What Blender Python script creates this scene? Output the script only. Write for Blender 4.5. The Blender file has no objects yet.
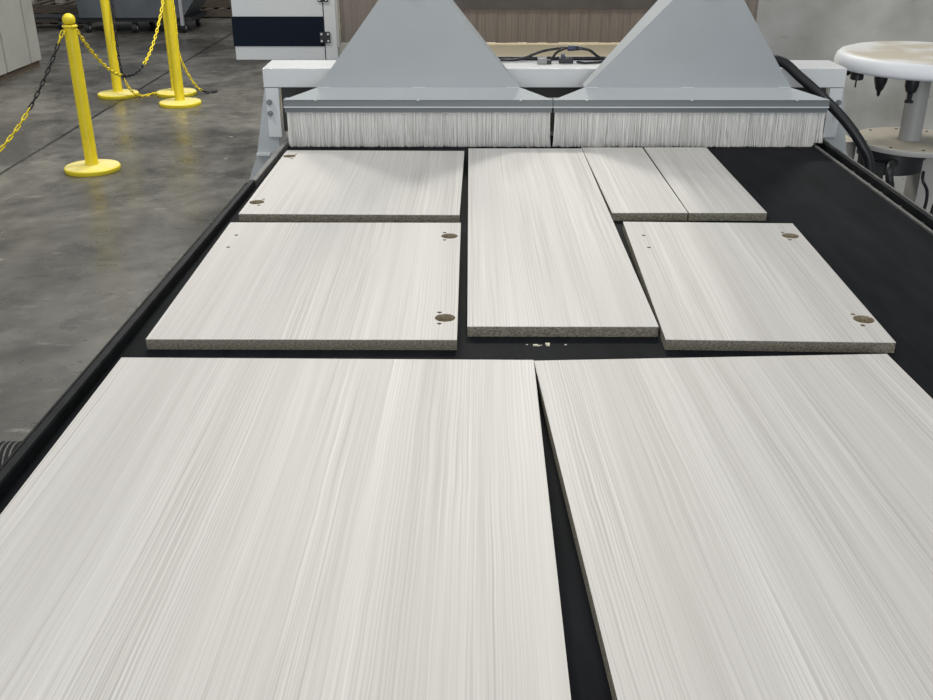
import bpy, bmesh, math, random
from mathutils import Vector, Matrix, noise as mnoise
random.seed(7)
PI = math.pi
sc = bpy.context.scene
C = sc.collection

# ------------------------------------------------------------------ camera
cam_d = bpy.data.cameras.new('camera')
cam_d.sensor_fit = 'HORIZONTAL'; cam_d.sensor_width = 36.0
cam_d.lens = 989.8 / 933.0 * 36.0
cam_d.clip_start = 0.05; cam_d.clip_end = 100
cam = bpy.data.objects.new('camera', cam_d); C.objects.link(cam)
cam.location = (0, 0, 1.65)
cam.rotation_euler = (PI / 2 - 0.43523, 0, 0.00209)
sc.camera = cam

# ------------------------------------------------------------------ world and lamps
w = bpy.data.worlds.new('world'); sc.world = w; w.use_nodes = True
bg = w.node_tree.nodes['Background']
bg.inputs[0].default_value = (0.86, 0.93, 1.0, 1); bg.inputs[1].default_value = 0.45

def high_bay(x, y, z, sx, sy, watts, col=(1, 0.96, 0.87)):
    d = bpy.data.lights.new('high_bay_lamp', 'AREA'); d.shape = 'RECTANGLE'
    d.size = sx; d.size_y = sy; d.energy = watts; d.color = col
    o = bpy.data.objects.new('high_bay_lamp', d); C.objects.link(o); o.location = (x, y, z)
    return o
high_bay(0.6, 7.2, 5.0, 0.9, 0.9, 240)
high_bay(-1.6, 8.2, 5.6, 0.9, 0.9, 190)
high_bay(-5.5, 6.5, 6.5, 1.0, 1.6, 90)
high_bay(-5.0, 13.0, 6.5, 1.0, 1.6, 90)
high_bay(-3.0, 1.0, 6.0, 1.0, 1.6, 170)
high_bay(2.5, -0.5, 6.5, 1.0, 1.6, 120)
high_bay(-1.0, 13.5, 6.5, 1.0, 1.6, 90)

# unseen fill light added behind the camera to brighten hood and brush fronts
dd = bpy.data.lights.new('front_fill_light', 'AREA'); dd.shape = 'RECTANGLE'; dd.size = 5.0; dd.size_y = 4.0; dd.energy = 420; dd.color = (0.95, 0.98, 1.0)
do = bpy.data.objects.new('front_fill_light', dd); C.objects.link(do); do.location = (0.5, -7.5, 2.6); do.rotation_euler = (PI / 2, 0, 0)

sc.view_settings.view_transform = 'Standard'
sc.view_settings.look = 'None'
sc.view_settings.gamma = 1.0
sc.view_settings.use_curve_mapping = False
sc.view_settings.exposure = -0.33

# ------------------------------------------------------------------ materials
def new_mat(name):
    m = bpy.data.materials.new(name); m.use_nodes = True
    nt = m.node_tree
    return m, nt, nt.nodes['Principled BSDF']

def nd(nt, t, **kw):
    n = nt.nodes.new(t)
    for k, v in kw.items(): setattr(n, k, v)
    return n

def plain(name, col, rough=0.5, metal=0.0, var=0.0, scale=8.0, stretch=(1, 1, 1), bump=0.0, spec=0.5, col2=None, ramp=(0.35, 0.65), coat=0.0):
    m, nt, b = new_mat(name)
    b.inputs['Roughness'].default_value = rough
    b.inputs['Metallic'].default_value = metal
    b.inputs['Specular IOR Level'].default_value = spec
    b.inputs['Coat Weight'].default_value = coat
    if var == 0.0 and col2 is None and bump == 0.0:
        b.inputs['Base Color'].default_value = (*col, 1)
        return m
    tc = nd(nt, 'ShaderNodeTexCoord'); mp = nd(nt, 'ShaderNodeMapping')
    mp.inputs['Scale'].default_value = stretch
    nt.links.new(tc.outputs['Object'], mp.inputs['Vector'])
    n = nd(nt, 'ShaderNodeTexNoise'); n.inputs['Scale'].default_value = scale
    n.inputs['Detail'].default_value = 5; n.inputs['Roughness'].default_value = 0.6
    nt.links.new(mp.outputs[0], n.inputs['Vector'])
    r = nd(nt, 'ShaderNodeValToRGB')
    r.color_ramp.elements[0].position, r.color_ramp.elements[1].position = ramp
    c2 = col2 if col2 is not None else tuple(c * (1 - var) for c in col)
    c1 = col if col2 is not None else tuple(min(1, c * (1 + var)) for c in col)
    r.color_ramp.elements[0].color = (*c2, 1); r.color_ramp.elements[1].color = (*c1, 1)
    nt.links.new(n.outputs['Fac'], r.inputs['Fac'])
    nt.links.new(r.outputs['Color'], b.inputs['Base Color'])
    if bump:
        bp = nd(nt, 'ShaderNodeBump'); bp.inputs['Strength'].default_value = bump; bp.inputs['Distance'].default_value = 0.002
        nt.links.new(n.outputs['Fac'], bp.inputs['Height']); nt.links.new(bp.outputs[0], b.inputs['Normal'])
    return m

def math_node(nt, op, a, b=None):
    n = nd(nt, 'ShaderNodeMath', operation=op)
    for i, v in enumerate((a, b)):
        if v is None: continue
        if isinstance(v, (int, float)): n.inputs[i].default_value = v
        else: nt.links.new(v, n.inputs[i])
    return n.outputs[0]

def laminate_mat():
    m, nt, b = new_mat('wood_grain_laminate')
    tc = nd(nt, 'ShaderNodeTexCoord'); oi = nd(nt, 'ShaderNodeObjectInfo')
    off = nd(nt, 'ShaderNodeVectorMath', operation='SCALE'); off.inputs[0].default_value = (7.3, 3.1, 0.0)
    nt.links.new(oi.outputs['Random'], off.inputs['Scale'])
    ad = nd(nt, 'ShaderNodeVectorMath', operation='ADD')
    nt.links.new(tc.outputs['Object'], ad.inputs[0]); nt.links.new(off.outputs[0], ad.inputs[1])
    # slow sideways wander of the grain, a local kink here and there
    def noise(scale, vec, detail=2.0, rough=0.5):
        mp = nd(nt, 'ShaderNodeMapping'); mp.inputs['Scale'].default_value = scale
        nt.links.new(vec, mp.inputs['Vector'])
        n = nd(nt, 'ShaderNodeTexNoise'); n.inputs['Scale'].default_value = 1.0
        n.inputs['Detail'].default_value = detail; n.inputs['Roughness'].default_value = rough
        nt.links.new(mp.outputs[0], n.inputs['Vector'])
        return n.outputs['Fac']
    wander = math_node(nt, 'MULTIPLY', math_node(nt, 'SUBTRACT', noise((5, 0.9, 1), ad.outputs[0]), 0.5), 0.022)
    wob = math_node(nt, 'MULTIPLY', math_node(nt, 'SUBTRACT', noise((22, 9, 1), ad.outputs[0], 1), 0.5), 0.0030)
    cx = nd(nt, 'ShaderNodeCombineXYZ')
    nt.links.new(math_node(nt, 'ADD', wander, wob), cx.inputs[0])
    wv = nd(nt, 'ShaderNodeVectorMath', operation='ADD')
    nt.links.new(ad.outputs[0], wv.inputs[0]); nt.links.new(cx.outputs[0], wv.inputs[1])
    V = wv.outputs[0]
    fine = noise((420, 1.6, 1), V, 3, 0.65)
    med = noise((150, 0.9, 1), V, 2, 0.5)
    band = noise((15, 0.22, 1), V, 2.5, 0.55)
    mask = noise((11, 1.1, 1), ad.outputs[0], 1, 0.5)
    def ramp(x, p0, p1, c0, c1):
        r = nd(nt, 'ShaderNodeMapRange'); r.inputs[1].default_value = p0; r.inputs[2].default_value = p1
        r.inputs[3].default_value = c0; r.inputs[4].default_value = c1
        nt.links.new(x, r.inputs[0]); return r.outputs[0]
    f1 = ramp(fine, 0.36, 0.62, -1, 1); m1 = ramp(med, 0.36, 0.64, -1, 1); b1 = ramp(band, 0.36, 0.64, -1, 1)
    k1 = ramp(mask, 0.38, 0.62, 0.35, 1.1)
    # growth rings: closely spaced parallel lines, stronger in some zones
    sx = nd(nt, 'ShaderNodeSeparateXYZ'); nt.links.new(V, sx.inputs[0])
    ph = math_node(nt, 'ADD', math_node(nt, 'MULTIPLY', sx.outputs[0], 225 * 2 * PI), math_node(nt, 'MULTIPLY', noise((34, 0.6, 1), V, 2), 26.0))
    ln = math_node(nt, 'SINE', ph)
    k2 = ramp(noise((9, 0.7, 1), V, 1), 0.46, 0.66, 0.0, 1.0)
    s = math_node(nt, 'ADD', math_node(nt, 'MULTIPLY', math_node(nt, 'MULTIPLY', f1, k1), 0.40),
                  math_node(nt, 'ADD', math_node(nt, 'MULTIPLY', math_node(nt, 'MULTIPLY', m1, k1), 0.18), math_node(nt, 'MULTIPLY', b1, 0.22)))
    s = math_node(nt, 'ADD', s, math_node(nt, 'MULTIPLY', math_node(nt, 'MULTIPLY', ln, k2), 0.30))
    s = ramp(s, -0.85, 0.85, 0, 1)
    cr = nd(nt, 'ShaderNodeValToRGB')
    cr.color_ramp.elements[0].position = 0.0; cr.color_ramp.elements[0].color = (0.42, 0.402, 0.384, 1)
    cr.color_ramp.elements[1].position = 1.0; cr.color_ramp.elements[1].color = (0.725, 0.706, 0.686, 1)
    e = cr.color_ramp.elements.new(0.5); e.color = (0.58, 0.562, 0.542, 1)
    nt.links.new(s, cr.inputs['Fac']); nt.links.new(cr.outputs['Color'], b.inputs['Base Color'])
    b.inputs['Roughness'].default_value = 0.46; b.inputs['Specular IOR Level'].default_value = 0.42
    bp = nd(nt, 'ShaderNodeBump'); bp.inputs['Strength'].default_value = 0.25; bp.inputs['Distance'].default_value = 0.0006
    nt.links.new(fine, bp.inputs['Height']); nt.links.new(bp.outputs[0], b.inputs['Normal'])
    return m

def chipboard_mat(name, c0, c1):
    m, nt, b = new_mat(name)
    tc = nd(nt, 'ShaderNodeTexCoord')
    mp = nd(nt, 'ShaderNodeMapping'); mp.inputs['Scale'].default_value = (1, 1, 2.2)
    nt.links.new(tc.outputs['Object'], mp.inputs['Vector'])
    n = nd(nt, 'ShaderNodeTexNoise'); n.inputs['Scale'].default_value = 240; n.inputs['Detail'].default_value = 4
    n.inputs['Roughness'].default_value = 0.7
    nt.links.new(mp.outputs[0], n.inputs['Vector'])
    r = nd(nt, 'ShaderNodeValToRGB'); r.color_ramp.elements[0].position = 0.38; r.color_ramp.elements[1].position = 0.66
    r.color_ramp.elements[0].color = (*c0, 1); r.color_ramp.elements[1].color = (*c1, 1)
    nt.links.new(n.outputs['Fac'], r.inputs['Fac']); nt.links.new(r.outputs[0], b.inputs['Base Color'])
    b.inputs['Roughness'].default_value = 0.9; b.inputs['Specular IOR Level'].default_value = 0.15
    bp = nd(nt, 'ShaderNodeBump'); bp.inputs['Strength'].default_value = 0.6; bp.inputs['Distance'].default_value = 0.001
    nt.links.new(n.outputs['Fac'], bp.inputs['Height']); nt.links.new(bp.outputs[0], b.inputs['Normal'])
    return m

def concrete_mat():
    m, nt, b = new_mat('polished_concrete')
    tc = nd(nt, 'ShaderNodeTexCoord'); P = tc.outputs['Object']
    def noise(scale, detail=4, rough=0.6, stretch=(1, 1, 1), dist=0.0):
        mp = nd(nt, 'ShaderNodeMapping'); mp.inputs['Scale'].default_value = stretch
        nt.links.new(P, mp.inputs['Vector'])
        n = nd(nt, 'ShaderNodeTexNoise'); n.inputs['Scale'].default_value = scale
        n.inputs['Detail'].default_value = detail; n.inputs['Roughness'].default_value = rough
        n.inputs['Distortion'].default_value = dist
        nt.links.new(mp.outputs[0], n.inputs['Vector']); return n.outputs['Fac']
    def mr(x, a, b_, c, d):
        r = nd(nt, 'ShaderNodeMapRange'); r.clamp = True
        for i, v in enumerate((a, b_, c, d)): r.inputs[i + 1].default_value = v
        nt.links.new(x, r.inputs[0]); return r.outputs[0]
    base = mr(noise(1.1, 6, 0.62, (1, 0.7, 1), 0.6), 0.38, 0.64, 0.050, 0.175)
    mott = mr(noise(7.0, 6, 0.7), 0.32, 0.68, 0.66, 1.34)
    v = math_node(nt, 'MULTIPLY', base, mott)
    # pale scrapes and flecks of plaster
    sc1 = mr(noise(5.5, 3, 0.55, (1.0, 2.6, 1), 0.4), 0.64, 0.72, 0, 0.08)
    v = math_node(nt, 'ADD', v, sc1)
    vo = nd(nt, 'ShaderNodeTexVoronoi'); vo.inputs['Scale'].default_value = 3.1
    nt.links.new(P, vo.inputs['Vector'])
    v = math_node(nt, 'ADD', v, mr(vo.outputs['Distance'], 0.03, 0.055, 0.20, 0.0))
    # sawn joints of the slab: one along the line, one across
    sx = nd(nt, 'ShaderNodeSeparateXYZ'); nt.links.new(P, sx.inputs[0])
    wig = math_node(nt, 'MULTIPLY', math_node(nt, 'SUBTRACT', noise(3.0, 4, 0.6), 0.5), 0.03)
    jx = math_node(nt, 'ABSOLUTE', math_node(nt, 'ADD', math_node(nt, 'ADD', sx.outputs[0], 3.0), wig))
    jy = math_node(nt, 'ABSOLUTE', math_node(nt, 'ADD', math_node(nt, 'ADD', sx.outputs[1], -4.563), wig))
    j = mr(jx, 0.009, 0.017, 0.06, 1.0)
    v = math_node(nt, 'MULTIPLY', v, j)
    v = math_node(nt, 'ADD', v, mr(jy, 0.004, 0.012, 0.035, 0.0))
    cc = nd(nt, 'ShaderNodeCombineColor')
    nt.links.new(math_node(nt, 'MULTIPLY', v, 1.0), cc.inputs[0])
    nt.links.new(math_node(nt, 'MULTIPLY', v, 0.955), cc.inputs[1])
    nt.links.new(math_node(nt, 'MULTIPLY', v, 0.86), cc.inputs[2])
    nt.links.new(cc.outputs[0], b.inputs['Base Color'])
    nt.links.new(mr(noise(2.3, 5, 0.65), 0.3, 0.7, 0.20, 0.42), b.inputs['Roughness'])
    b.inputs['Specular IOR Level'].default_value = 0.5
    bp = nd(nt, 'ShaderNodeBump'); bp.inputs['Strength'].default_value = 0.12; bp.inputs['Distance'].default_value = 0.01
    nt.links.new(noise(9, 3), bp.inputs['Height']); nt.links.new(bp.outputs[0], b.inputs['Normal'])
    return m

def wall_mat():
    m, nt, b = new_mat('scuffed_painted_wall')
    tc = nd(nt, 'ShaderNodeTexCoord'); P = tc.outputs['Object']
    def noise(scale, detail, stretch=(1, 1, 1)):
        mp = nd(nt, 'ShaderNodeMapping'); mp.inputs['Scale'].default_value = stretch
        nt.links.new(P, mp.inputs['Vector'])
        n = nd(nt, 'ShaderNodeTexNoise'); n.inputs['Scale'].default_value = scale; n.inputs['Detail'].default_value = detail
        nt.links.new(mp.outputs[0], n.inputs['Vector']); return n.outputs['Fac']
    r = nd(nt, 'ShaderNodeValToRGB'); r.color_ramp.elements[0].position = 0.3; r.color_ramp.elements[1].position = 0.62
    r.color_ramp.elements[0].color = (0.36, 0.345, 0.31, 1); r.color_ramp.elements[1].color = (0.62, 0.61, 0.575, 1)
    nt.links.new(noise(2.6, 5), r.inputs['Fac'])
    s = nd(nt, 'ShaderNodeMapRange'); s.inputs[1].default_value = 0.66; s.inputs[2].default_value = 0.72; s.inputs[3].default_value = 0; s.inputs[4].default_value = 0.55
    nt.links.new(noise(9.0, 3, (0.7, 1, 2.2)), s.inputs[0])
    mx = nd(nt, 'ShaderNodeMix', data_type='RGBA'); mx.inputs[7].default_value = (0.19, 0.17, 0.15, 1)
    nt.links.new(s.outputs[0], mx.inputs[0]); nt.links.new(r.outputs[0], mx.inputs[6])
    nt.links.new(mx.outputs[2], b.inputs['Base Color'])
    b.inputs['Roughness'].default_value = 0.42
    return m

def dusty_mat(name, paint, dust, scale=6, p=(0.42, 0.6)):
    m, nt, b = new_mat(name)
    g = nd(nt, 'ShaderNodeNewGeometry'); sx = nd(nt, 'ShaderNodeSeparateXYZ'); nt.links.new(g.outputs['True Normal'], sx.inputs[0])
    tc = nd(nt, 'ShaderNodeTexCoord')
    n = nd(nt, 'ShaderNodeTexNoise'); n.inputs['Scale'].default_value = scale; n.inputs['Detail'].default_value = 4
    nt.links.new(tc.outputs['Object'], n.inputs['Vector'])
    r = nd(nt, 'ShaderNodeMapRange'); r.inputs[1].default_value, r.inputs[2].default_value = p
    r.inputs[3].default_value = 0.3; r.inputs[4].default_value = 1.0
    nt.links.new(n.outputs['Fac'], r.inputs[0])
    u = nd(nt, 'ShaderNodeMapRange'); u.inputs[1].default_value = 0.9; u.inputs[2].default_value = 0.97
    nt.links.new(sx.outputs[2], u.inputs[0])
    f = math_node(nt, 'MULTIPLY', u.outputs[0], r.outputs[0])
    mx = nd(nt, 'ShaderNodeMix', data_type='RGBA'); mx.inputs[6].default_value = (*paint, 1); mx.inputs[7].default_value = (*dust, 1)
    nt.links.new(f, mx.inputs[0]); nt.links.new(mx.outputs[2], b.inputs['Base Color'])
    b.inputs['Roughness'].default_value = 0.5
    return m

M = {}
M['laminate'] = laminate_mat()
M['chip'] = chipboard_mat('chipboard_edge', (0.12, 0.108, 0.084), (0.36, 0.33, 0.27))
M['chip_hole'] = chipboard_mat('bored_chipboard', (0.20, 0.165, 0.115), (0.50, 0.43, 0.32))
M['floor'] = concrete_mat()
M['wall'] = wall_mat()
M['white_wall'] = plain('dusty_white_panel', (0.42, 0.415, 0.385), 0.6, var=0.06, scale=3)
M['gap'] = plain('brown_joint', (0.10, 0.075, 0.05), 0.8)
M['belt'] = plain('black_belt_rubber', (0.011, 0.0125, 0.0155), 0.65, col2=(0.0055, 0.0065, 0.0085), scale=9, stretch=(3, 0.6, 1), spec=0.07, bump=0.1)
M['black_rail'] = plain('black_anodised_rail', (0.017, 0.018, 0.020), 0.55, col2=(0.007, 0.008, 0.009), scale=30, spec=0.14)
M['alu'] = plain('dull_aluminium', (0.30, 0.30, 0.29), 0.45, metal=0.6, var=0.15, scale=40)
M['grey_paint'] = plain('grey_painted_steel', (0.43, 0.46, 0.48), 0.42, var=0.025, scale=5)
M['light_paint'] = plain('light_grey_painted_steel', (0.62, 0.64, 0.66), 0.4, var=0.03, scale=5)
M['dark_grey'] = plain('dark_grey_channel', (0.15, 0.17, 0.18), 0.4)
M['bright_edge'] = plain('bright_trim', (0.62, 0.64, 0.65), 0.5)
M['bristle'] = plain('white_bristle', (0.92, 0.91, 0.885), 0.55, var=0.05, scale=60, stretch=(6, 1, 0.4), ramp=(0.25, 0.75))
M['bristle_core'] = plain('inner_bristle', (0.90, 0.89, 0.865), 0.8)
M['steel_rail'] = plain('grey_steel_rail', (0.13, 0.13, 0.125), 0.5, var=0.2, scale=40)
M['gap_shade'] = plain('dark_gap_shade', (0.045, 0.046, 0.042), 0.7)  # near-black colour standing in for the shade below the beam
def translucent(m, amt):
    nt = m.node_tree; b = nt.nodes['Principled BSDF']; out = nt.nodes['Material Output']
    t = nd(nt, 'ShaderNodeBsdfTranslucent'); t.inputs[0].default_value = (0.85, 0.84, 0.80, 1)
    mx = nd(nt, 'ShaderNodeMixShader'); mx.inputs[0].default_value = amt
    nt.links.new(b.outputs[0], mx.inputs[1]); nt.links.new(t.outputs[0], mx.inputs[2]); nt.links.new(mx.outputs[0], out.inputs[0])
translucent(M['bristle'], 0.2); translucent(M['bristle_core'], 0.15)
M['bolt'] = plain('steel_bolt', (0.22, 0.23, 0.24), 0.35, metal=0.9)
M['cable'] = plain('black_cable', (0.012, 0.013, 0.016), 0.4, spec=0.4)
M['plug'] = plain('navy_plug', (0.03, 0.045, 0.10), 0.4)
M['plug_grey'] = plain('grey_plug', (0.30, 0.30, 0.30), 0.5)
M['yellow'] = plain('yellow_plastic', (0.80, 0.64, 0.02), 0.36, var=0.05, scale=6)
M['yellow_dusty'] = dusty_mat('dusty_yellow_plastic', (0.78, 0.64, 0.03), (0.78, 0.69, 0.28), 12, (0.3, 0.6))
M['navy'] = plain('navy_band', (0.004, 0.009, 0.020), 0.6, spec=0.15)
M['cover_white'] = plain('white_machine_cover', (0.66, 0.68, 0.69), 0.4, var=0.02, scale=4)
M['curtain'] = plain('brown_strip_curtain', (0.21, 0.175, 0.15), 0.4, var=0.22, scale=12, stretch=(14, 14, 0.25), ramp=(0.3, 0.7))
M['curtain_dark'] = plain('dark_upper_sheet', (0.085, 0.075, 0.07), 0.5, var=0.15, scale=10)
M['spoil'] = plain('cream_spoilboard', (0.74, 0.64, 0.45), 0.7, var=0.06, scale=4, stretch=(0.5, 8, 1))
M['carousel'] = dusty_mat('dusty_white_carousel', (0.72, 0.74, 0.78), (0.50, 0.455, 0.37), 5, (0.42, 0.58))
M['plate_dusty'] = dusty_mat('dusty_steel_plate', (0.42, 0.42, 0.41), (0.50, 0.45, 0.36), 6, (0.3, 0.6))
M['cream_paint'] = dusty_mat('dusty_cream_frame', (0.46, 0.45, 0.42), (0.56, 0.51, 0.42), 8, (0.3, 0.6))
M['column_paint'] = plain('column_grey', (0.36, 0.36, 0.355), 0.45)
M['hopper'] = plain('grey_hopper_steel', (0.09, 0.10, 0.115), 0.5, var=0.15, scale=4)
M['dark_steel'] = plain('dark_steel', (0.02, 0.021, 0.024), 0.5)
M['steel_hose'] = plain('ribbed_grey_black_plastic', (0.09, 0.09, 0.088), 0.5)
M['wheel_rim'] = plain('wheel_rim', (0.45, 0.47, 0.50), 0.4, metal=0.5)
M['wood'] = plain('pallet_wood', (0.10, 0.08, 0.062), 0.8, var=0.35, scale=6, stretch=(1, 6, 6))
M['pale_wood'] = plain('pale_pallet_wood', (0.30, 0.28, 0.26), 0.8, var=0.15, scale=6)
M['dark_wall'] = plain('dark_far_wall', (0.07, 0.07, 0.075), 0.8, var=0.2, scale=0.6)
M['chip_crumb'] = plain('pale_crumb', (0.7, 0.66, 0.56), 0.8)

# ------------------------------------------------------------------ mesh helpers
class MB:
    def __init__(s): s.bm = bmesh.new()
    def box(s, x0, x1, y0, y1, z0, z1, bevel=0.0):
        vs = [s.bm.verts.new((x, y, z)) for z in (z0, z1) for x, y in ((x0, y0), (x1, y0), (x1, y1), (x0, y1))]
        fs = [s.bm.faces.new([vs[i] for i in f]) for f in ((3, 2, 1, 0), (4, 5, 6, 7), (0, 1, 5, 4), (1, 2, 6, 5), (2, 3, 7, 6), (3, 0, 4, 7))]
        if bevel:
            es = list({e for f in fs for e in f.edges})
            bmesh.ops.bevel(s.bm, geom=es, offset=bevel, segments=2, profile=0.7, affect='EDGES')
        return s
    def prism(s, pts, a, b_, axis='y'):
        def mk(p, t):
            if axis == 'y': return (p[0], t, p[1])
            if axis == 'z': return (p[0], p[1], t)
            return (t, p[0], p[1])
        lo = [s.bm.verts.new(mk(p, a)) for p in pts]; hi = [s.bm.verts.new(mk(p, b_)) for p in pts]
        n = len(pts)
        s.bm.faces.new(lo); s.bm.faces.new(hi[::-1])
        for i in range(n): s.bm.faces.new((lo[i], hi[i], hi[(i + 1) % n], lo[(i + 1) % n]))
        return s
    def lathe(s, prof, cx=0, cy=0, seg=24):
        rings = []
        for r, z in prof:
            if r <= 1e-6: rings.append([s.bm.verts.new((cx, cy, z))])
            else: rings.append([s.bm.verts.new((cx + r * math.cos(2 * PI * i / seg), cy + r * math.sin(2 * PI * i / seg), z)) for i in range(seg)])
        for a, b_ in zip(rings, rings[1:]):
            for i in range(seg):
                j = (i + 1) % seg
                if len(a) == 1 and len(b_) > 1: s.bm.faces.new((a[0], b_[i], b_[j]))
                elif len(b_) == 1 and len(a) > 1: s.bm.faces.new((a[i], b_[0], a[j]))
                elif len(a) > 1: s.bm.faces.new((a[i], b_[i], b_[j], a[j]))
        if len(rings[0]) > 1: s.bm.faces.new(rings[0])
        if len(rings[-1]) > 1: s.bm.faces.new(rings[-1][::-1])
        return s
    def loft(s, rings, cap=True):
        R = [[s.bm.verts.new(p) for p in r] for r in rings]
        n = len(R[0])
        for a, b_ in zip(R, R[1:]):
            for i in range(n): s.bm.faces.new((a[i], a[(i + 1) % n], b_[(i + 1) % n], b_[i]))
        if cap: s.bm.faces.new(R[0][::-1]); s.bm.faces.new(R[-1])
        return s
    def tube(s, pts, rad, seg=10, closed=False):
        pts = [Vector(p) for p in pts]; n = len(pts)
        rads = rad if isinstance(rad, (list, tuple)) else [rad] * n
        rings = []; up = None
        for i, p in enumerate(pts):
            if closed: t = pts[(i + 1) % n] - pts[i - 1]
            else: t = pts[min(i + 1, n - 1)] - pts[max(i - 1, 0)]
            t.normalize()
            if up is None:
                up = Vector((0, 0, 1)) if abs(t.z) < 0.9 else Vector((1, 0, 0))
            u = (up - t * up.dot(t)).normalized(); up = u
            v = t.cross(u)
            rings.append([s.bm.verts.new(p + (u * math.cos(2 * PI * k / seg) + v * math.sin(2 * PI * k / seg)) * rads[i]) for k in range(seg)])
        m = n if closed else n - 1
        for i in range(m):
            a, b_ = rings[i], rings[(i + 1) % n]
            for k in range(seg): s.bm.faces.new((a[k], b_[k], b_[(k + 1) % seg], a[(k + 1) % seg]))
        if not closed: s.bm.faces.new(rings[0]); s.bm.faces.new(rings[-1][::-1])
        return s
    def build(s, name, mat, parent=None, smooth=False, angle=35):
        bmesh.ops.recalc_face_normals(s.bm, faces=s.bm.faces[:])
        me = bpy.data.meshes.new(name)
        if smooth:
            for f in s.bm.faces: f.smooth = True
            for e in s.bm.edges:
                if len(e.link_faces) == 2 and e.calc_face_angle(0) > math.radians(angle): e.smooth = False
        s.bm.to_mesh(me); s.bm.free()
        me.materials.append(M[mat] if isinstance(mat, str) else mat)
        o = bpy.data.objects.new(name, me); C.objects.link(o)
        if parent is not None: o.parent = parent
        return o

def tag(o, label=None, cat=None, group=None, kind=None):
    if label: o['label'] = label
    if cat: o['category'] = cat
    if group: o['group'] = group
    if kind: o['kind'] = kind
    return o
def empty(name, loc=(0, 0, 0), rz=0.0):
    o = bpy.data.objects.new(name, None); C.objects.link(o)
    o.location = loc; o.rotation_euler = (0, 0, rz); o.empty_display_size = 0.1
    return o
def spline(ctrl, n=12):
    P = [Vector(p) for p in ctrl]; P = [P[0] * 2 - P[1]] + P + [P[-1] * 2 - P[-2]]
    out = []
    for i in range(1, len(P) - 2):
        for k in range(n):
            t = k / n; a, b_, c, d = P[i - 1], P[i], P[i + 1], P[i + 2]
            out.append(0.5 * ((2 * b_) + (c - a) * t + (2 * a - 5 * b_ + 4 * c - d) * t * t + (3 * b_ - a - 3 * c + d) * t ** 3))
    out.append(P[-2]); return out

# ================================================================== THE SETTING
BELT = 0.966; BT = 0.985
tag(MB().box(-14, 8, -5, 24, -0.2, 0).build('floor', 'floor'), kind='structure')
tag(MB().box(1.50, 7.5, 5.45, 5.65, 0, 5).build('wall_right', 'wall'), kind='structure')
tag(MB().box(-14, 8, 22.5, 22.7, 0, 5).build('wall_back', 'dark_wall'), kind='structure')
# white panelled partition on the left: panels with brown joints between them
wl = tag(MB().box(-4.60, -4.45, 7.0, 10.53, 0, 2.6).build('wall_left', 'gap'), kind='structure')
ys = [7.0, 7.44, 8.01, 8.58, 9.15, 9.72, 10.29, 10.55]
for a, b_ in zip(ys, ys[1:]):
    MB().box(-4.45, -4.42, a + 0.016, b_ - (0.016 if b_ < 10.5 else 0), 0.06, 2.6).build('panel', 'white_wall', wl)
MB().box(-4.45, -4.44, 7.0, 10.53, 0, 0.055).build('kick_plate', 'gap', wl)

# ================================================================== CONVEYOR
cv = tag(empty('belt_conveyor', (0, 0, 0)), 'long black belt conveyor carrying the pale panels, with side rails', 'conveyor')
XL, XR = -0.575, 1.013
SK = 0.0275                       # the left rail and belt edge run in slightly towards the brush
YE = 3.035
def skew(mb):
    for v in mb.bm.verts: v.co.x += SK * (v.co.y - 1.15)
    return mb
def lx(y, x=XL): return x + SK * (y - 1.15)
MB().prism([(lx(0.28), 0.28), (XR, 0.28), (XR, YE), (lx(YE), YE)], BELT - 0.004, BELT, 'z').build('belt', 'belt', cv)
MB().prism([(lx(0.28) + 0.02, 0.29), (XR - 0.02, 0.29), (XR - 0.02, YE), (lx(YE) + 0.02, YE)], BELT - 0.05, BELT - 0.0045, 'z').build('bed_plate', 'alu', cv)
# left rail: black profile with eased top, and a guard strip on its outer side that stops short of the brush
skew(MB().prism([(-0.590, 0.86), (-0.5755, 0.86), (-0.5755, 0.982), (-0.577, 0.985), (-0.588, 0.985), (-0.590, 0.983)], 0.28, 2.45)).build('side_rail', 'black_rail', cv)
skew(MB().box(-0.5945, -0.5905, 0.28, 2.43, 0.87, 0.984, 0.001)).build('guard_strip', 'black_rail', cv)
skew(MB().prism([(-0.589, 0.86), (-0.5755, 0.86), (-0.5755, 0.979), (-0.577, 0.981), (-0.589, 0.981)], 2.451, YE)).build('side_rail', 'steel_rail', cv)
# right rail: slotted aluminium profile
rr = MB()
rr.box(1.0135, 1.052, 0.28, YE, 0.86, 0.944)
rr.build('side_rail', 'alu', cv)
MB().box(1.0135, 1.022, 0.28, YE, 0.9445, 0.970).build('slot_lip', 'steel_rail', cv)
MB().box(1.0225, 1.042, 0.28, YE, 0.9445, 0.950).build('slot_liner', 'black_rail', cv)
MB().box(1.0425, 1.052, 0.28, YE, 0.9445, 0.976).build('slot_lip', 'black_rail', cv)
MB().box(1.0525, 1.058, 0.28, YE, 0.944, 0.978).build('slot_cap', 'steel_rail', cv)
nut = MB().box(-0.006, 0.006, -0.007, 0.007, 0, 0.012, 0.001).build('slot_nut', 'bolt', cv)
nut.location = (1.032, 0.9, 0.9505)
for y in (1.3, 1.7, 2.05, 2.17, 2.30, 2.42, 2.50, 2.62, 2.70):
    c = nut.copy(); C.objects.link(c); c.parent = cv; c.location = (1.032 + random.uniform(-.001, .001), y, 0.9505)
for x in (-0.54, 0.95):
    for y in (0.4, 1.7, 2.9):
        MB().box(x, x + 0.05, y, y + 0.05, 0, 0.859).build('leg', 'dark_steel', cv)
MB().box(-0.55, 1.0, 0.42, 0.44, 0.30, 0.34).build('crossbar', 'dark_steel', cv)
# rollers at the near end
rl = MB().tube([(-0.57, 0.285, 0.936), (XR, 0.285, 0.936)], 0.024, 16).build('end_roller', 'alu', cv, True)

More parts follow.
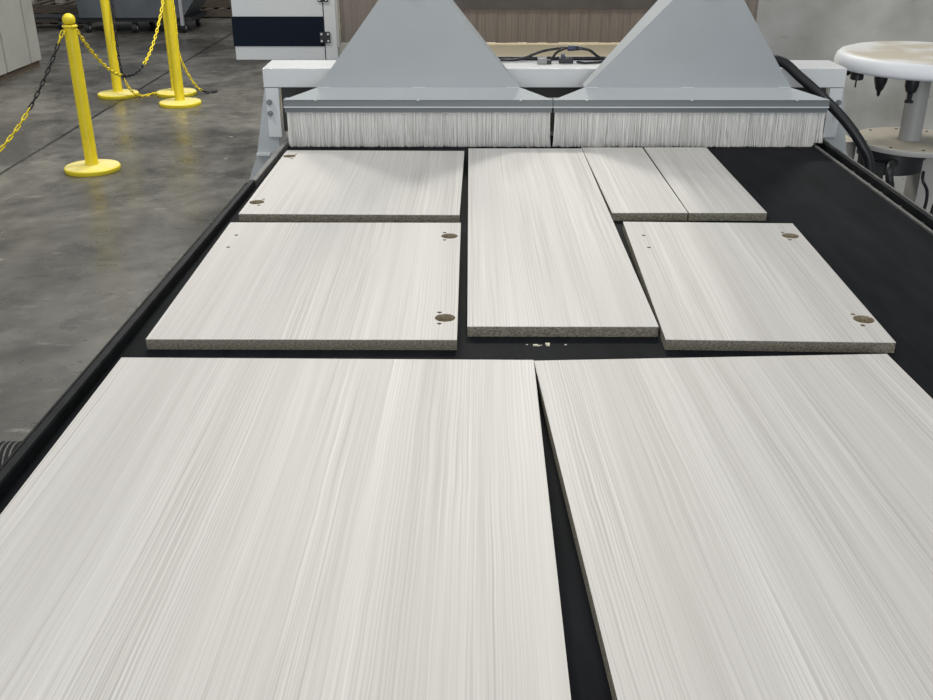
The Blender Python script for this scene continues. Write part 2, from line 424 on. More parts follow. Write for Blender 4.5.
# ================================================================== PANELS
def panel(label, cx, cy, L, W, rot, holes=(), pil=(), group=None):
    root = tag(empty('furniture_panel', (cx, cy, BELT + 0.0003), rot), label, 'panel')
    t = BT - BELT - 0.0003
    cutters = []
    def loc(p):
        v = Matrix.Rotation(-rot, 3, 'Z') @ Vector((p[0] - cx, p[1] - cy, 0)); return v.x, v.y
    cb = MB(); any_c = False
    for p in holes:
        x, y = loc(p); cb.lathe([(0.0175, t - 0.0125), (0.0175, t + 0.01)], x, y, 28); any_c = True
    for p in pil:
        x, y = loc(p); cb.lathe([(0.0042, t - 0.010), (0.0042, t + 0.01)], x, y, 12); any_c = True
    core = MB().box(-W / 2, W / 2, -L / 2, L / 2, 0.0, t - 0.0009).build('chipboard_core', 'chip', root)
    top = MB().box(-W / 2, W / 2, -L / 2, L / 2, t - 0.0009, t).build('laminate_face', 'laminate', root)
    core['label'] = 'grey brown chipboard edge'
    if any_c:
        cut = cb.build('cutter', 'chip_hole')
        for o in (core, top):
            md = o.modifiers.new('b', 'BOOLEAN'); md.operation = 'DIFFERENCE'; md.object = cut; md.solver = 'EXACT'
            md.material_mode = 'TRANSFER'
        cut.matrix_world = Matrix.Translation((cx, cy, BELT + 0.0003)) @ Matrix.Rotation(rot, 4, 'Z')
        bpy.context.view_layer.update()
        dg = bpy.context.evaluated_depsgraph_get()
        for o in (core, top):
            me = bpy.data.meshes.new_from_object(o.evaluated_get(dg))
            o.modifiers.clear(); o.data = me
        bpy.data.objects.remove(cut)
    else:
        cb.bm.free()
    return root

panel('big pale wood-grain panel lying square beside the solid black rail, without holes', -0.2270, 0.90, 0.995, 0.646, -0.012)
a = 0.047
ca, sa = math.cos(a), math.sin(a)
fx, fy = 0.1020, 1.391; W2, L2 = 0.560, 0.995
panel('big pale wood-grain panel turned slightly askew, a dark wedge gap along one side', fx + ca * W2 / 2 + sa * L2 / 2, fy + sa * W2 / 2 - ca * L2 / 2, L2, W2, a)
panel('pale panel with two hinge holes on the side next to the solid black rail', -0.266, 2.458, 0.603, 0.500, -0.014,
      [(-0.493, 2.696), (-0.497, 2.253)], [(-0.482, 2.668), (-0.479, 2.716), (-0.486, 2.278), (-0.487, 2.228)])
panel('pale panel by the solid black rail with two hinge holes away from the rail', -0.2718, 1.783, 0.625, 0.508, -0.003,
      [(-0.040, 2.003), (-0.040, 1.561)], [(-0.051, 2.026), (-0.050, 1.977), (-0.050, 1.585), (-0.049, 1.536), (-0.493, 2.008), (-0.493, 1.930)])
panel('pale panel tilted askew beside the bare belt, two hinge holes along its outer edge', 0.517, 1.782, 0.632, 0.371, -0.031,
      [(0.682, 2.006), (0.675, 1.556)], [(0.672, 2.029), (0.674, 1.980), (0.664, 1.578), (0.664, 1.530), (0.372, 2.008), (0.370, 1.930)])
panel('long pale wood-grain panel without holes reaching the brush curtain between shorter panels', 0.1595, 2.155, 1.262, 0.321, -0.001)
panel('narrow pale strip panel lying against the long panel', 0.4100, 2.484, 0.628, 0.172, 0.007)
panel('narrow pale strip panel lying beside the bare black belt', 0.5885, 2.485, 0.630, 0.177, 0.002)

cr = MB()
for i in range(9):
    x = 0.127 + random.gauss(0, 0.018); y = 1.489 + random.gauss(0, 0.003); r = random.uniform(0.0006, 0.0022)
    cr.box(x - r * 1.8, x + r * 1.8, y - r, y + r, BELT, BELT + r)
tag(cr.build('wood_crumbs', 'chip_crumb'), 'tiny pale wood crumbs scattered on the black belt', 'crumbs', kind='stuff')

# ================================================================== DUST HOODS WITH BRUSHES
def hood(x0, x1, bx0, bx1, tx0, tx1, label):
    Y = 2.878
    root = tag(empty('dust_hood', ((x0 + x1) / 2, Y, BELT)), label, 'dust hood', 'dust hoods over the conveyor')
    ox, oy, oz = root.location
    def B(mb, name, mat, par=root, **k):
        bmesh.ops.translate(mb.bm, verts=mb.bm.verts[:], vec=(-ox, -oy, -oz))
        return mb.build(name, mat, par, **k)
    # brush holder: two dark bars with a bright bead between
    B(MB().box(x0, x1, Y - 0.006, Y + 0.030, 1.086, 1.104), 'clamp_bar', 'dark_grey')
    B(MB().box(x0, x1, Y - 0.010, Y + 0.010, 1.0825, 1.0855, 0.0006), 'bright_bead', 'bright_edge')
    B(MB().box(x0 + 0.002, x1 - 0.002, Y - 0.004, Y + 0.024, 1.068, 1.082), 'brush_holder', 'dark_grey')
    # sloped skirt with cut-back corners, top edge meets the hood foot
    sk = MB()
    f0, f1 = Y - 0.008, Y + 0.040
    z0, z1 = 1.1045, 1.131
    th = 0.003
    A = [(x0, f0, z0), (x1, f0, z0), (bx1, f1, z1), (bx0, f1, z1)]
    sk.loft([[(p[0], p[1], p[2]) for p in A], [(p[0], p[1] + th, p[2] - th * 0) for p in A]])
    skirt = B(sk, 'skirt_plate', 'grey_paint')
    for i in range(3):
        x = x0 + (x1 - x0) * (0.12 + 0.38 * i)
        mb = MB().box(x - 0.003, x + 0.003, f0 - 0.002, f0 - 0.0003, z0 - 0.002, z0 + 0.002)
        bmesh.ops.translate(mb.bm, verts=mb.bm.verts[:], vec=(-ox, -oy, -oz)); mb.build('rivet', 'bright_edge', skirt)
    for i, x in enumerate((bx0 + 0.02, (bx0 + bx1) / 2, bx1 - 0.02)):
        B(MB().box(x - 0.018, x + 0.018, f1 - 0.0025, f1 + 0.002, z1 - 0.0005, z1 + 0.0015), 'fixing_tab', 'light_paint')
    # hood: narrow slot below, deep at the top where the duct starts
    yc = Y + 0.070
    def ring(xa, xb, d, z, yo=0):
        return [(xa, yc + yo - d / 2, z), (xb, yc + yo - d / 2, z), (xb, yc + yo + d / 2, z), (xa, yc + yo + d / 2, z)]
    def mix(t):
        return bx0 + (tx0 - bx0) * t, bx1 + (tx1 - bx1) * t
    rings = []
    for t, d in ((0, 0.058), (1.0, 0.150), (1.12, 0.160)):
        xa, xb = mix(t); rings.append(ring(xa, xb, d, 1.131 + 0.231 * t))
    B(MB().loft(rings), 'hood_body', 'grey_paint')
    xa, xb = mix(1.12); cx = (xa + xb) / 2
    zt = 1.131 + 0.231 * 1.12
    B(MB().lathe([(0.088, zt), (0.088, zt + 0.012), (0.077, zt + 0.014), (0.077, zt + 0.10)], cx, yc, 28), 'duct_collar', 'light_paint', smooth=True)
    prof = []
    z = zt + 0.09
    while z < 2.6:
        prof += [(0.079, z), (0.084, z + 0.008), (0.079, z + 0.016)]; z += 0.0165
    B(MB().lathe(prof, cx, yc, 24), 'flexible_duct', 'dark_grey', smooth=True)
    B(MB().box(bx0 + 0.005, bx1 - 0.005, yc - 0.025, yc + 0.025, 1.09, 1.1305), 'suction_throat', 'dark_grey')
    # bristles
    bm_v, bm_f = [], []
    rnd = random.Random(int(x0 * 1000))
    N = 2600
    for i in range(N):
        x = x0 + 0.006 + (x1 - x0 - 0.012) * rnd.random()
        row = rnd.random(); y = Y + 0.001 + 0.009 * row
        cl = mnoise.noise(Vector((x * 38, row * 1.5, x0)))
        c2 = mnoise.noise(Vector((x * 110, row * 3, x0 + 5)))
        dx = 0.006 * cl + 0.0035 * c2 + rnd.gauss(0, 0.0018)
        dy = -0.004 * (1 - row) + 0.005 * mnoise.noise(Vector((x * 55, 9, row))) + rnd.gauss(0, 0.0012)
        dx += (0.008 * max(0, 1 - (x1 - x) / 0.012) if x1 > 1 else 0.0)
        zb = BELT + (0.0015 if x < 1.005 else 0.0125) + 0.004 * rnd.random() ** 2
        r = rnd.uniform(0.0008, 0.0013)
        zt_ = 1.070
        base = len(bm_v)
        for k in range(4):
            t = k / 3; s = t * t
            px, py, pz = x + dx * s, y + dy * s, zt_ + (zb - zt_) * t
            rr_ = r * (1 - 0.35 * t)
            for q in range(3):
                an = 2 * PI * q / 3 + i
                bm_v.append((px + rr_ * math.cos(an) - ox, py + rr_ * math.sin(an) - oy, pz - oz))
        for k in range(3):
            for q in range(3):
                q2 = (q + 1) % 3
                bm_f.append((base + k * 3 + q, base + k * 3 + q2, base + k * 3 + 3 + q2, base + k * 3 + 3 + q))
    me = bpy.data.meshes.new('bristles'); me.from_pydata(bm_v, [], bm_f); me.materials.append(M['bristle'])
    bo = bpy.data.objects.new('bristles', me); C.objects.link(bo); bo.parent = root
    bo['kind'] = 'stuff'; bo['label'] = 'white brush bristles hanging down to the belt'
    B(MB().box(x0 + 0.008, min(x1 - 0.008, 1.009), Y + 0.0055, Y + 0.020, BELT + 0.006, 1.069), 'bristle_core', 'bristle_core')
    return root
hood(-0.531, 0.2415, -0.437, 0.148, -0.258, -0.047, 'grey pyramid dust hood with white brush, on the side by the yellow posts')
hood(0.2430, 1.034, 0.336, 0.932, 0.548, 0.766, 'grey pyramid dust hood with white brush, on the side by the tool carousel')

# ================================================================== PORTAL FRAME
pf = tag(empty('portal_frame', (0.26, 3.14, 0)), 'light grey steel portal beam behind the dust hoods, on two bolted legs', 'steel frame')
def PB(mb, name, mat, par=pf, **k):
    bmesh.ops.translate(mb.bm, verts=mb.bm.verts[:], vec=(-0.26, -3.14, 0)); return mb.build(name, mat, par, **k)
PB(MB().box(-0.622, 1.140, 3.060, 3.225, 1.106, 1.162, 0.002), 'beam', 'light_paint')
PB(MB().box(-0.5725, 1.091, 3.0755, 3.080, 0.97, 1.1055), 'shade_sheet', 'gap_shade')  # dark sheet added in place of the shade seen under the beam
for s in (-1, 1):
    def X(x): return x if s < 0 else 0.519 - x + 0.0
    xs = sorted((X(-0.617), X(-0.590)))
    PB(MB().box(xs[0], xs[1], 3.075, 3.20, 0, 1.1055), 'leg', 'light_paint')
    plate = PB(MB().prism([(X(-0.621), 1.104), (X(-0.574), 1.104), (X(-0.5895), 0.955), (X(-0.5895), 0.80), (X(-0.70), 0.80), (X(-0.661), 0.903)], 3.066, 3.0745), 'gusset_plate', 'grey_paint')
    xs = sorted((X(-0.618), X(-0.578)))
    ch = PB(MB().box(xs[0] , xs[1], 3.059, 3.0655, 0.955, 1.104, 0.001), 'clamp_plate', 'light_paint')
    xs = sorted((X(-0.661), X(-0.618)))
    PB(MB().box(xs[0], xs[1], 3.052, 3.0655, 0.898, 0.905), 'foot_ledge', 'light_paint')
    xs = sorted((X(-0.619), X(-0.616)))
    for z in (1.062, 1.028):
        mb = MB().tube([(X(-0.608), 3.0585, z), (X(-0.608), 3.051, z)], 0.0085, 12); PB(mb, 'bolt', 'bolt')
        mb = MB().tube([(X(-0.608), 3.051, z), (X(-0.608), 3.0455, z)], 0.0052, 6); PB(mb, 'bolt_head', 'bolt')
    xs = sorted((X(-0.68), X(-0.56)))
    PB(MB().box(xs[0], xs[1], 3.03, 3.24, 0, 0.012), 'base_plate', 'grey_paint')

# cables and plugs lying on the beam
def cable(name, ctrl, r, label, cat='cable', mat='cable', group=None):
    o = MB().tube(spline(ctrl, 10), r, 8).build(name, mat, smooth=True, angle=80)
    return tag(o, label, cat, group)
cable('cable', [(0.00, 3.17, 1.1675), (0.10, 3.18, 1.168), (0.16, 3.19, 1.170), (0.23, 3.195, 1.193), (0.285, 3.19, 1.203), (0.308, 3.19, 1.203)], 0.0042, 'black cable rising in an arch from the beam top into a plug')
cable('cable', [(0.352, 3.19, 1.202), (0.378, 3.19, 1.196), (0.405, 3.19, 1.177), (0.43, 3.19, 1.168), (0.52, 3.18, 1.1675)], 0.0042, 'black cable arching down from the plug towards the carousel side')
cable('cable', [(0.300, 3.183, 1.2035), (0.276, 3.18, 1.193), (0.262, 3.175, 1.178), (0.255, 3.165, 1.1695)], 0.0038, 'short black cable looping down from the raised plug')
cable('cable', [(-0.05, 3.213, 1.169), (0.15, 3.212, 1.169), (0.35, 3.213, 1.169), (0.60, 3.212, 1.169)], 0.0062, 'straight thick black cable along the back edge of the beam')
cable('cable', [(0.335, 3.155, 1.167), (0.36, 3.14, 1.1665), (0.40, 3.15, 1.1665), (0.45, 3.17, 1.1665)], 0.0036, 'thin black cable lying flat on the beam top')
pl = tag(empty('cable_plug', (0.33, 3.19, 1.203)), 'navy plug joining two black cables held above the beam', 'plug')
for n_, a_, b_, r_, m_ in (('plug_body', -0.022, 0.000, 0.0085, 'plug'), ('lock_ring', 0.001, 0.014, 0.0072, 'cable'), ('cable_gland', 0.0145, 0.022, 0.0058, 'plug')):
    MB().tube([(a_, 0, 0), (b_, 0, 0)], r_, 12).build(n_, m_, pl, True)
pl = tag(empty('cable_plug', (0.29, 3.165, 1.162)), 'navy plug block lying on the beam top', 'plug')
MB().box(-0.010, 0.034, -0.012, 0.012, 0.0005, 0.017, 0.002).build('plug_body', 'cable', pl)
MB().box(-0.004, 0.008, -0.008, 0.008, 0.0175, 0.028, 0.002).build('latch', 'plug', pl)
pl = tag(empty('cable_plug', (0.235, 3.150, 1.162)), 'grey connector block lying on the beam top', 'plug')
MB().box(-0.022, 0.006, -0.010, 0.010, 0.0005, 0.018, 0.002).build('plug_body', 'plug_grey', pl)
MB().box(0.0065, 0.020, -0.008, 0.008, 0.0005, 0.012, 0.001).build('socket', 'cable', pl)
# thick black hose over the beam end
cable('black_hose', [(0.72, 3.115, 1.180), (0.84, 3.07, 1.190), (0.925, 3.025, 1.188), (0.974, 2.98, 1.151), (1.03, 2.93, 1.103), (1.093, 2.89, 1.042), (1.143, 2.86, 0.976), (1.172, 2.85, 0.913), (1.185, 2.85, 0.75), (1.18, 2.85, 0.30), (1.20, 2.86, 0.018)], 0.0150,
      'thick black hose curving from the beam down outside the slotted rail', 'hose')

# ================================================================== ROUTER MACHINE BEHIND
rm = tag(empty('router_table', (0.3, 5.0, 0)), 'machine table with a cream spoilboard behind the portal beam', 'machine')
def RB(mb, name, mat, par=None, **k):
    par = par or rm
    bmesh.ops.translate(mb.bm, verts=mb.bm.verts[:], vec=(-par.location.x, -par.location.y, -par.location.z)); return mb.build(name, mat, par, **k)
RB(MB().box(-0.52, 1.16, 3.26, 7.0, 0.930, 0.960, 0.002), 'spoilboard', 'spoil')
RB(MB().box(-0.50, 1.20, 3.26, 7.0, 0.55, 0.9295), 'bed_frame', 'cream_paint')
RB(MB().box(1.2005, 1.30, 3.30, 3.8, 0.50, 0.885), 'side_ledge', 'cream_paint')
for x in (-0.45, 1.05):
    for y in (3.4, 6.7):
        RB(MB().box(x, x + 0.12, y, y + 0.12, 0, 0.5495), 'foot', 'cream_paint')

gc = tag(empty('router_gantry', (0.3, 5.2, 0)), 'white router gantry cover with a navy band and brown strip curtain', 'machine cover')
RB(MB().box(-1.140, -0.703, 5.005, 5.70, 0.893, 1.9, 0.003), 'side_door', 'cover_white', gc)
RB(MB().box(-0.6985, -0.640, 5.005, 5.70, 0.893, 1.9, 0.003), 'door_frame', 'cover_white', gc)
RB(MB().box(-1.1405, -0.702, 5.0, 5.004, 0.958, 1.096), 'navy_band', 'navy', gc)
RB(MB().box(-1.1445, -1.1408, 5.0, 5.69, 0.958, 1.096), 'navy_band', 'navy', gc)
for z in (1.0, 1.19):
    h = RB(MB().box(-0.722, -0.672, 4.990, 4.9995, z - 0.026, z + 0.026, 0.002), 'hinge', 'dark_steel', gc)
    for dx in (-0.016, 0.016):
        for dz in (-0.016, 0.016):
            mb = MB().tube([(-0.697 + dx, 4.9895, z + dz), (-0.697 + dx, 4.987, z + dz)], 0.0055, 8)
            bmesh.ops.translate(mb.bm, verts=mb.bm.verts[:], vec=(-0.3, -5.2, 0)); mb.build('screw', 'bright_edge', h)
RB(MB().box(-0.639, -0.628, 5.0, 5.03, 0.955, 1.9), 'edge_seal', 'cream_paint', gc)
RB(MB().box(-0.700, -0.640, 5.15, 5.60, 0, 0.8925), 'gantry_leg', 'cover_white', gc)
RB(MB().box(1.34, 1.39, 5.06, 5.40, 0, 1.5495), 'gantry_leg', 'cover_white', gc)
RB(MB().box(-0.639, 1.398, 5.06, 5.42, 1.55, 1.9, 0.003), 'top_cover', 'cover_white', gc)
# strip curtain, each strip its own
x = -0.626; i = 0
while x < 1.395:
    wd = 0.058
    st = MB()
    yo = 5.040 + (0.004 if i % 2 else 0.0)
    st.box(x, min(x + wd, 1.398), yo, yo + 0.003, 0.968 + random.uniform(0, 0.004), 1.549)
    RB(st, 'curtain_strip', 'curtain', gc); x += 0.0505; i += 1
RB(MB().box(-0.20, 0.98, 5.020, 5.036, 1.128, 1.50), 'dark_upper_sheet', 'curtain_dark', gc)  # one darker sheet across the upper middle of the strips

# ================================================================== TOOL CAROUSEL
TX, TY = 1.437, 3.22
tcx = tag(empty('tool_carousel', (TX, TY, 0)), 'round white tool carousel with black tool holders hanging under its dusty rim', 'tool carousel')
MB().lathe([(0.0, 1.138), (0.258, 1.138), (0.265, 1.140), (0.2685, 1.147), (0.267, 1.162), (0.262, 1.176), (0.252, 1.185), (0.238, 1.189), (0.0, 1.190)], 0, 0, 64).build('top_cover', 'carousel', tcx, True, 50)
MB().lathe([(0.036, 0.9125), (0.034, 0.93), (0.033, 1.1375)], 0, 0, 28).build('column', 'column_paint', tcx, True)
dsk = MB().lathe([(0.0, 0.895), (0.185, 0.895), (0.187, 0.898), (0.187, 0.910), (0.185, 0.912), (0.0, 0.912)], 0.015, 0, 56).build('lower_plate', 'plate_dusty', tcx, True)
for k in range(10):
    an = 2 * PI * k / 10 + 0.2
    for rr_ in (0.155,):
        mb = MB().lathe([(0.005, 0.9121), (0.005, 0.9135), (0.0, 0.9138)], rr_ * math.cos(an), rr_ * math.sin(an), 8)
        mb.build('bolt', 'dark_steel', dsk)
for k in range(16):
    an = math.radians(196 + 22.5 * k)
    x, y = 0.238 * math.cos(an), 0.238 * math.sin(an)
    kind = k % 3
    if kind == 0: prof = [(0.0, 1.070), (0.0025, 1.070), (0.0025, 1.092), (0.017, 1.0935), (0.020, 1.096), (0.020, 1.112), (0.016, 1.1175)]
    elif kind == 1: prof = [(0.0, 1.056), (0.004, 1.060), (0.007, 1.074), (0.011, 1.078), (0.019, 1.104), (0.020, 1.1175)]
    else: prof = [(0.0, 1.050), (0.013, 1.050), (0.013, 1.056), (0.006, 1.060), (0.008, 1.078), (0.015, 1.082), (0.020, 1.100), (0.020, 1.1175)]
    prof = [(r_, z_ + 0.020) for r_, z_ in prof]
    MB().lathe(prof, x, y, 14).build('tool_holder', 'cable', tcx, True)
mo = MB().lathe([(0.085, 0.812), (0.100, 0.818), (0.100, 0.860), (0.108, 0.862), (0.108, 0.8945)], -0.05, 0.0, 32).build('motor', 'dark_steel', tcx, True)
MB().box(-0.15, -0.105, -0.10, -0.03, 0.80, 0.86, 0.004).build('terminal_box', 'dark_steel', mo)
MB().box(0.06, 0.14, 0.0, 0.10, 0.0, 0.8945).build('pedestal', 'cream_paint', tcx)
MB().box(-0.10, 0.25, -0.12, 0.20, 0.0, 0.012).build('base_plate', 'cream_paint', tcx)
cable('cable', [(1.345, 3.085, 0.868), (1.31, 3.03, 0.872), (1.30, 3.0, 0.845), (1.31, 3.0, 0.80), (1.30, 3.0, 0.74), (1.29, 3.0, 0.4), (1.30, 3.0, 0.0125)], 0.012, 'short thick black cable drooping from the carousel motor')
cable('cable', [(1.43, 3.06, 0.845), (1.405, 3.0, 0.835), (1.425, 3.0, 0.80), (1.428, 3.0, 0.75), (1.415, 3.0, 0.70), (1.40, 3.0, 0.4), (1.40, 3.0, 0.0055)], 0.005, 'thin black cable looping under the lower carousel plate')
cable('cable', [(1.50, 3.06, 0.885), (1.47, 2.96, 0.86), (1.445, 2.95, 0.80), (1.425, 2.94, 0.73), (1.43, 2.93, 0.4), (1.44, 2.93, 0.0075)], 0.007, 'black cable hanging beside the thin loop under the carousel')

# ================================================================== STANCHIONS AND CHAINS
def stanchion(x, y, label, rot=0):
    r = tag(empty('stanchion', (x, y, 0), rot), label, 'stanchion', 'yellow stanchions')
    MB().lathe([(0.170, 0.0), (0.174, 0.006), (0.174, 0.026), (0.168, 0.032), (0.05, 0.042), (0.0, 0.043)], 0, 0, 40).build('base', 'yellow_dusty', r, True)
    MB().lathe([(0.043, 0.043), (0.040, 0.06), (0.0385, 0.875), (0.0385, 0.888)], 0, 0, 24).build('post', 'yellow', r, True)
    MB().lathe([(0.043, 0.8885), (0.046, 0.891), (0.046, 0.898), (0.042, 0.902), (0.030, 0.904), (0.028, 0.906)], 0, 0, 24).build('collar', 'yellow', r, True)
    pr = [(0.0, 0.9065)] + [(0.039 * math.sin(t * PI / 12), 0.931 - 0.039 * math.cos(t * PI / 12)) for t in range(4, 12)] + [(0.0, 0.970)]
    MB().lathe(pr, 0, 0, 24).build('ball_top', 'yellow', r, True)
    for s in (-1, 1):
        hk = [(0.0385 * 1.0, 0, 0.872), (0.050, 0, 0.872), (0.058, 0, 0.866), (0.060, 0, 0.858), (0.054, 0, 0.852)]
        MB().tube([(p[0] * s, p[1], p[2]) for p in hk], 0.004, 6).build('hook', 'yellow', r)
    return r
P1, P2, P3, P4, P0 = (-2.436, 6.31), (-2.435, 8.46), (-3.085, 8.85), (-2.590, 8.92), (-3.55, 4.75)
stanchion(*P1, 'yellow stanchion with ball top, its base standing alone on the bare concrete', PI / 2 - 0.3)
stanchion(*P2, 'yellow stanchion whose round base covers the edge of another yellow base', PI / 2)
stanchion(*P3, 'yellow stanchion beside the floor joint, with black chain falling beside its post', 0.0)
stanchion(*P4, 'yellow stanchion standing right behind another one, its base partly covered', 0.5)

def chain(pts, colors, label, pitch=0.040, L=0.052, Wd=0.026, r=0.0044):
    # pts: dense polyline; colors: list of (upto fraction, material)
    P = [Vector(p) for p in pts]
    d = [0.0]
    for a_, b_ in zip(P, P[1:]): d.append(d[-1] + (b_ - a_).length)
    total = d[-1]; n = int(total / pitch)
    root = tag(empty('chain', tuple(P[0])), label, 'chain', 'chains between the stanchions')
    mbs = {}
    j = 0
    for k in range(n + 1):
        s = min(total, k * pitch)
        while j < len(d) - 2 and d[j + 1] < s: j += 1
        t = (s - d[j]) / max(1e-9, d[j + 1] - d[j])
        c = P[j].lerp(P[j + 1], t); tg = (P[j + 1] - P[j]).normalized()
        up = Vector((0, 0, 1)) if abs(tg.z) < 0.95 else Vector((1, 0, 0))
        u = (up - tg * up.dot(tg)).normalized(); v = tg.cross(u)
        an = PI / 4 + (PI / 2 if k % 2 else 0)
        side = u * math.cos(an) + v * math.sin(an)
        fr = s / total
        for idx, (upto, mt) in enumerate(colors):
            if fr <= upto + 1e-9: break
        mb = mbs.setdefault((idx, mt), MB())
        loop = []
        h = (L - Wd) / 2
        for q in range(12):
            th = 2 * PI * q / 12
            cx_ = math.cos(th) * Wd / 2 + (h if math.cos(th) > 0 else -h); sy_ = math.sin(th) * (Wd / 2 - r)
            loop.append(c + tg * cx_ * 0.94 + side * sy_ - P[0])
        mb.tube(loop, r, 6, closed=True)
    for (idx, mt), mb in mbs.items():
        mb.build('yellow_links' if mt == 'yellow' else 'black_links', mt, root, True, 80)
    return root
def sag(A, B_, low, n=60):
    # hanging curve between two hooks with the lowest height near the middle
    A, B_ = Vector(A), Vector(B_); out = []
    h0 = A.z - low; h1 = B_.z - low
    tm = math.sqrt(h0) / (math.sqrt(h0) + math.sqrt(h1))
    for k in range(n + 1):
        t = k / n; p = A.lerp(B_, t)
        p.z = low + (h0 * ((t - tm) / tm) ** 2 if t < tm else h1 * ((t - tm) / (1 - tm)) ** 2)
        out.append(p)
    return out
chain(sag((P1[0] + 0.02, P1[1] + 0.06, 0.853), (P2[0] - 0.02, P2[1] - 0.06, 0.853), 0.435), [(0.37, 'yellow'), (0.62, 'cable'), (1, 'yellow')], 'yellow and black chain sagging between the lone stanchion and the next')
chain(sag((P1[0] - 0.04, P1[1] - 0.045, 0.853), (P0[0] + 0.036, P0[1] + 0.049, 0.853), 0.13), [(0.02, 'yellow'), (0.20, 'cable'), (0.62, 'yellow'), (0.8, 'cable'), (1, 'yellow')], 'chain of black then yellow links running from the lone stanchion out of view')
chain(spline([(P3[0] + 0.06, P3[1], 0.853), (P3[0] + 0.070, 8.80, 0.62), (P3[0] + 0.095, 8.73, 0.27), (-2.93, 8.72, 0.08), (-2.87, 8.82, 0.010), (-2.80, 8.93, 0.010), (-2.775, 9.0, 0.010)], 14), [(0.60, 'cable'), (1, 'yellow')], 'chain falling from the joint-side stanchion, black above and yellow along the floor')
chain(spline([(P4[0] + 0.055, P4[1] + 0.02, 0.853), (P4[0] + 0.075, 8.88, 0.62), (-2.490, 8.80, 0.35), (-2.40, 8.85, 0.10), (-2.33, 8.97, 0.010), (-2.27, 9.02, 0.010)], 14), [(0.87, 'yellow'), (1, 'cable')], 'yellow chain hanging straight to the floor behind two close stanchions')
stanchion(*P0, 'yellow stanchion holding the far end of the black and yellow chain', 1.0)

# ================================================================== FAR LEFT BACKGROUND
hp = tag(empty('tipping_hopper', (-4.22, 13.5, 0)), 'grey steel tipping hopper on a black wheeled frame', 'hopper')
hb = MB()
hb.prism([(-0.68, 0.19), (0.62, 0.19), (0.86, 0.50), (0.90, 0.95), (-0.72, 0.95)], -0.45, 0.45)
hb.build('bin', 'hopper', hp)
for x in (-0.25, 0.45):
    MB().box(x - 0.03, x + 0.03, -0.475, -0.4505, 0.19, 0.95).build('rib', 'hopper', hp)
MB().box(-0.75, 0.72, -0.40, 0.40, 0.135, 0.1895).build('chassis', 'dark_steel', hp)
MB().box(0.60, 0.64, -0.50, -0.4505, 0.10, 0.60).build('release_lever', 'wheel_rim', hp)
for x in (-0.62, -0.02, 0.60):
    for y in (-0.36, 0.36):
        wv_ = MB().tube([(x - 0.025, y, 0.06), (x + 0.025, y, 0.06)], 0.06, 16).build('wheel', 'dark_steel', hp, True)
        MB().box(x - 0.032, x + 0.032, y - 0.03, y + 0.03, 0.121, 0.1345).build('caster_fork', 'dark_steel', hp)
        MB().tube([(x - 0.030, y, 0.06), (x + 0.030, y, 0.06)], 0.025, 12).build('wheel_hub', 'wheel_rim', wv_, True)

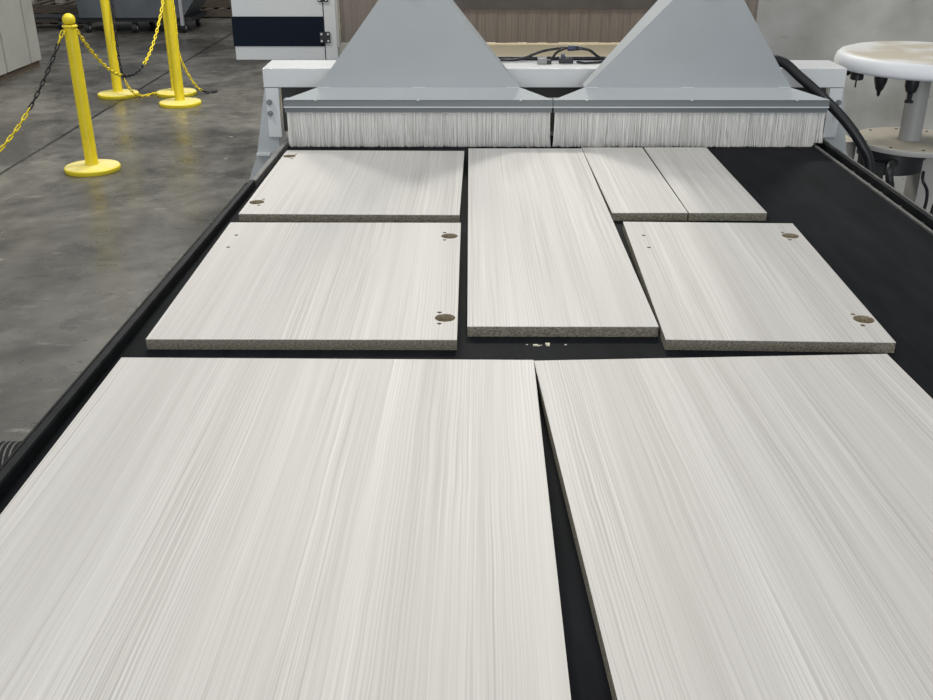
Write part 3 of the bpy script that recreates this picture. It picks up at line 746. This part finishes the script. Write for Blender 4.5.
def pallet(x, y, z, rot, label, wood='wood'):
    r = tag(empty('pallet', (x, y, z), rot), label, 'pallet', 'wooden pallets in the background')
    for k in range(3):
        MB().box(-0.6, 0.6, -0.5 + 0.45 * k, -0.4 + 0.45 * k, 0.019, 0.105).build('stringer', wood, r)
    for k in range(7):
        MB().box(-0.6 + 0.184 * k, -0.5 + 0.184 * k, -0.5, 0.5, 0.1055, 0.124).build('deck_board', wood, r)
    for k in range(3):
        MB().box(-0.6 + 0.55 * k, -0.5 + 0.55 * k, -0.5, 0.5, 0, 0.0185).build('bottom_board', wood, r)
    return r
pallet(-5.75, 14.5, 0, 0.05, 'brown wooden pallet on the floor, bottom of the pile by the white partition')
pallet(-5.72, 14.52, 0.1245, 0.02, 'brown wooden pallet lying on top of another beside the hopper', 'wood')
for k, (dx, hgt) in enumerate(((-0.22, 0.8), (0.18, 0.7))):
    cb_ = tag(empty('timber_post', (-5.75 + dx, 14.25, 0.249)), ('tall pale timber post standing on the pallet pile', 'shorter pale timber post standing on the pallet pile')[k], 'timber')
    MB().box(-0.055, 0.055, -0.055, 0.055, 0, hgt, 0.004).build('post', 'pale_wood', cb_)
    MB().box(-0.09, 0.09, -0.07, 0.07, hgt + 0.0005, hgt + 0.02).build('cap', 'pale_wood', cb_)
dl = tag(empty('hand_dolly', (-5.38, 13.6, 0)), 'low black dolly with a bright wheel beside the pallets', 'dolly')
MB().box(-0.45, 0.30, -0.15, 0.25, 0.125, 0.15).build('deck', 'dark_steel', dl)
for x in (-0.35, 0.06, 0.24):
    wv_ = MB().tube([(x - 0.02, -0.1, 0.06), (x + 0.02, -0.1, 0.06)], 0.06, 16).build('wheel', 'dark_steel', dl, True)
    MB().tube([(x - 0.026, -0.1, 0.06), (x + 0.026, -0.1, 0.06)], 0.035, 12).build('wheel_hub', 'wheel_rim', wv_, True)
    MB().box(x - 0.03, x + 0.03, -0.13, -0.07, 0.1205, 0.1245).build('bracket', 'dark_steel', dl)
pallet(-3.3, 15.2, 0, -0.04, 'brown wooden pallet on the floor between the hopper and the white gantry')
for k in range(7):
    lb = ('lowest', 'second', 'third', 'fourth', 'fifth', 'sixth', 'topmost')[k]
    o = MB().box(-0.75, 0.75, -0.10, 0.10, 0, 0.035, 0.003).build('timber_plank', 'wood')
    o.location = (-3.25 + random.uniform(-0.06, 0.06), 14.95 + 0.02 * k, 0.1245 + 0.0355 * k); o.rotation_euler = (0, 0, random.uniform(-0.04, 0.04))
    tag(o, lb + ' brown plank of the timber pile on the pallet behind the hopper', 'plank', 'planks stacked on the pallet')

# ================================================================== RIBBED HOSE BESIDE THE CONVEYOR
rh = tag(empty('ribbed_hose', (-0.95, 1.80, 0.0)), 'black ribbed suction hose passing under the conveyor by the solid black rail', 'hose')
pts, rad = [], []
n = 330
for k in range(n):
    t = k / (n - 1)
    pts.append((-0.75 + 1.3 * t, 0.03 - 0.02 * math.sin(t * 3), 0.535 - 0.02 * max(0.0, t - 0.7)))
    rad.append((0.036, 0.053, 0.053)[k % 3])
MB().tube(pts, rad, 20).build('hose_wall', 'steel_hose', rh)
MB().box(-0.30, -0.22, -0.06, 0.10, 0.0, 0.480).build('hose_stand', 'dark_steel', rh)
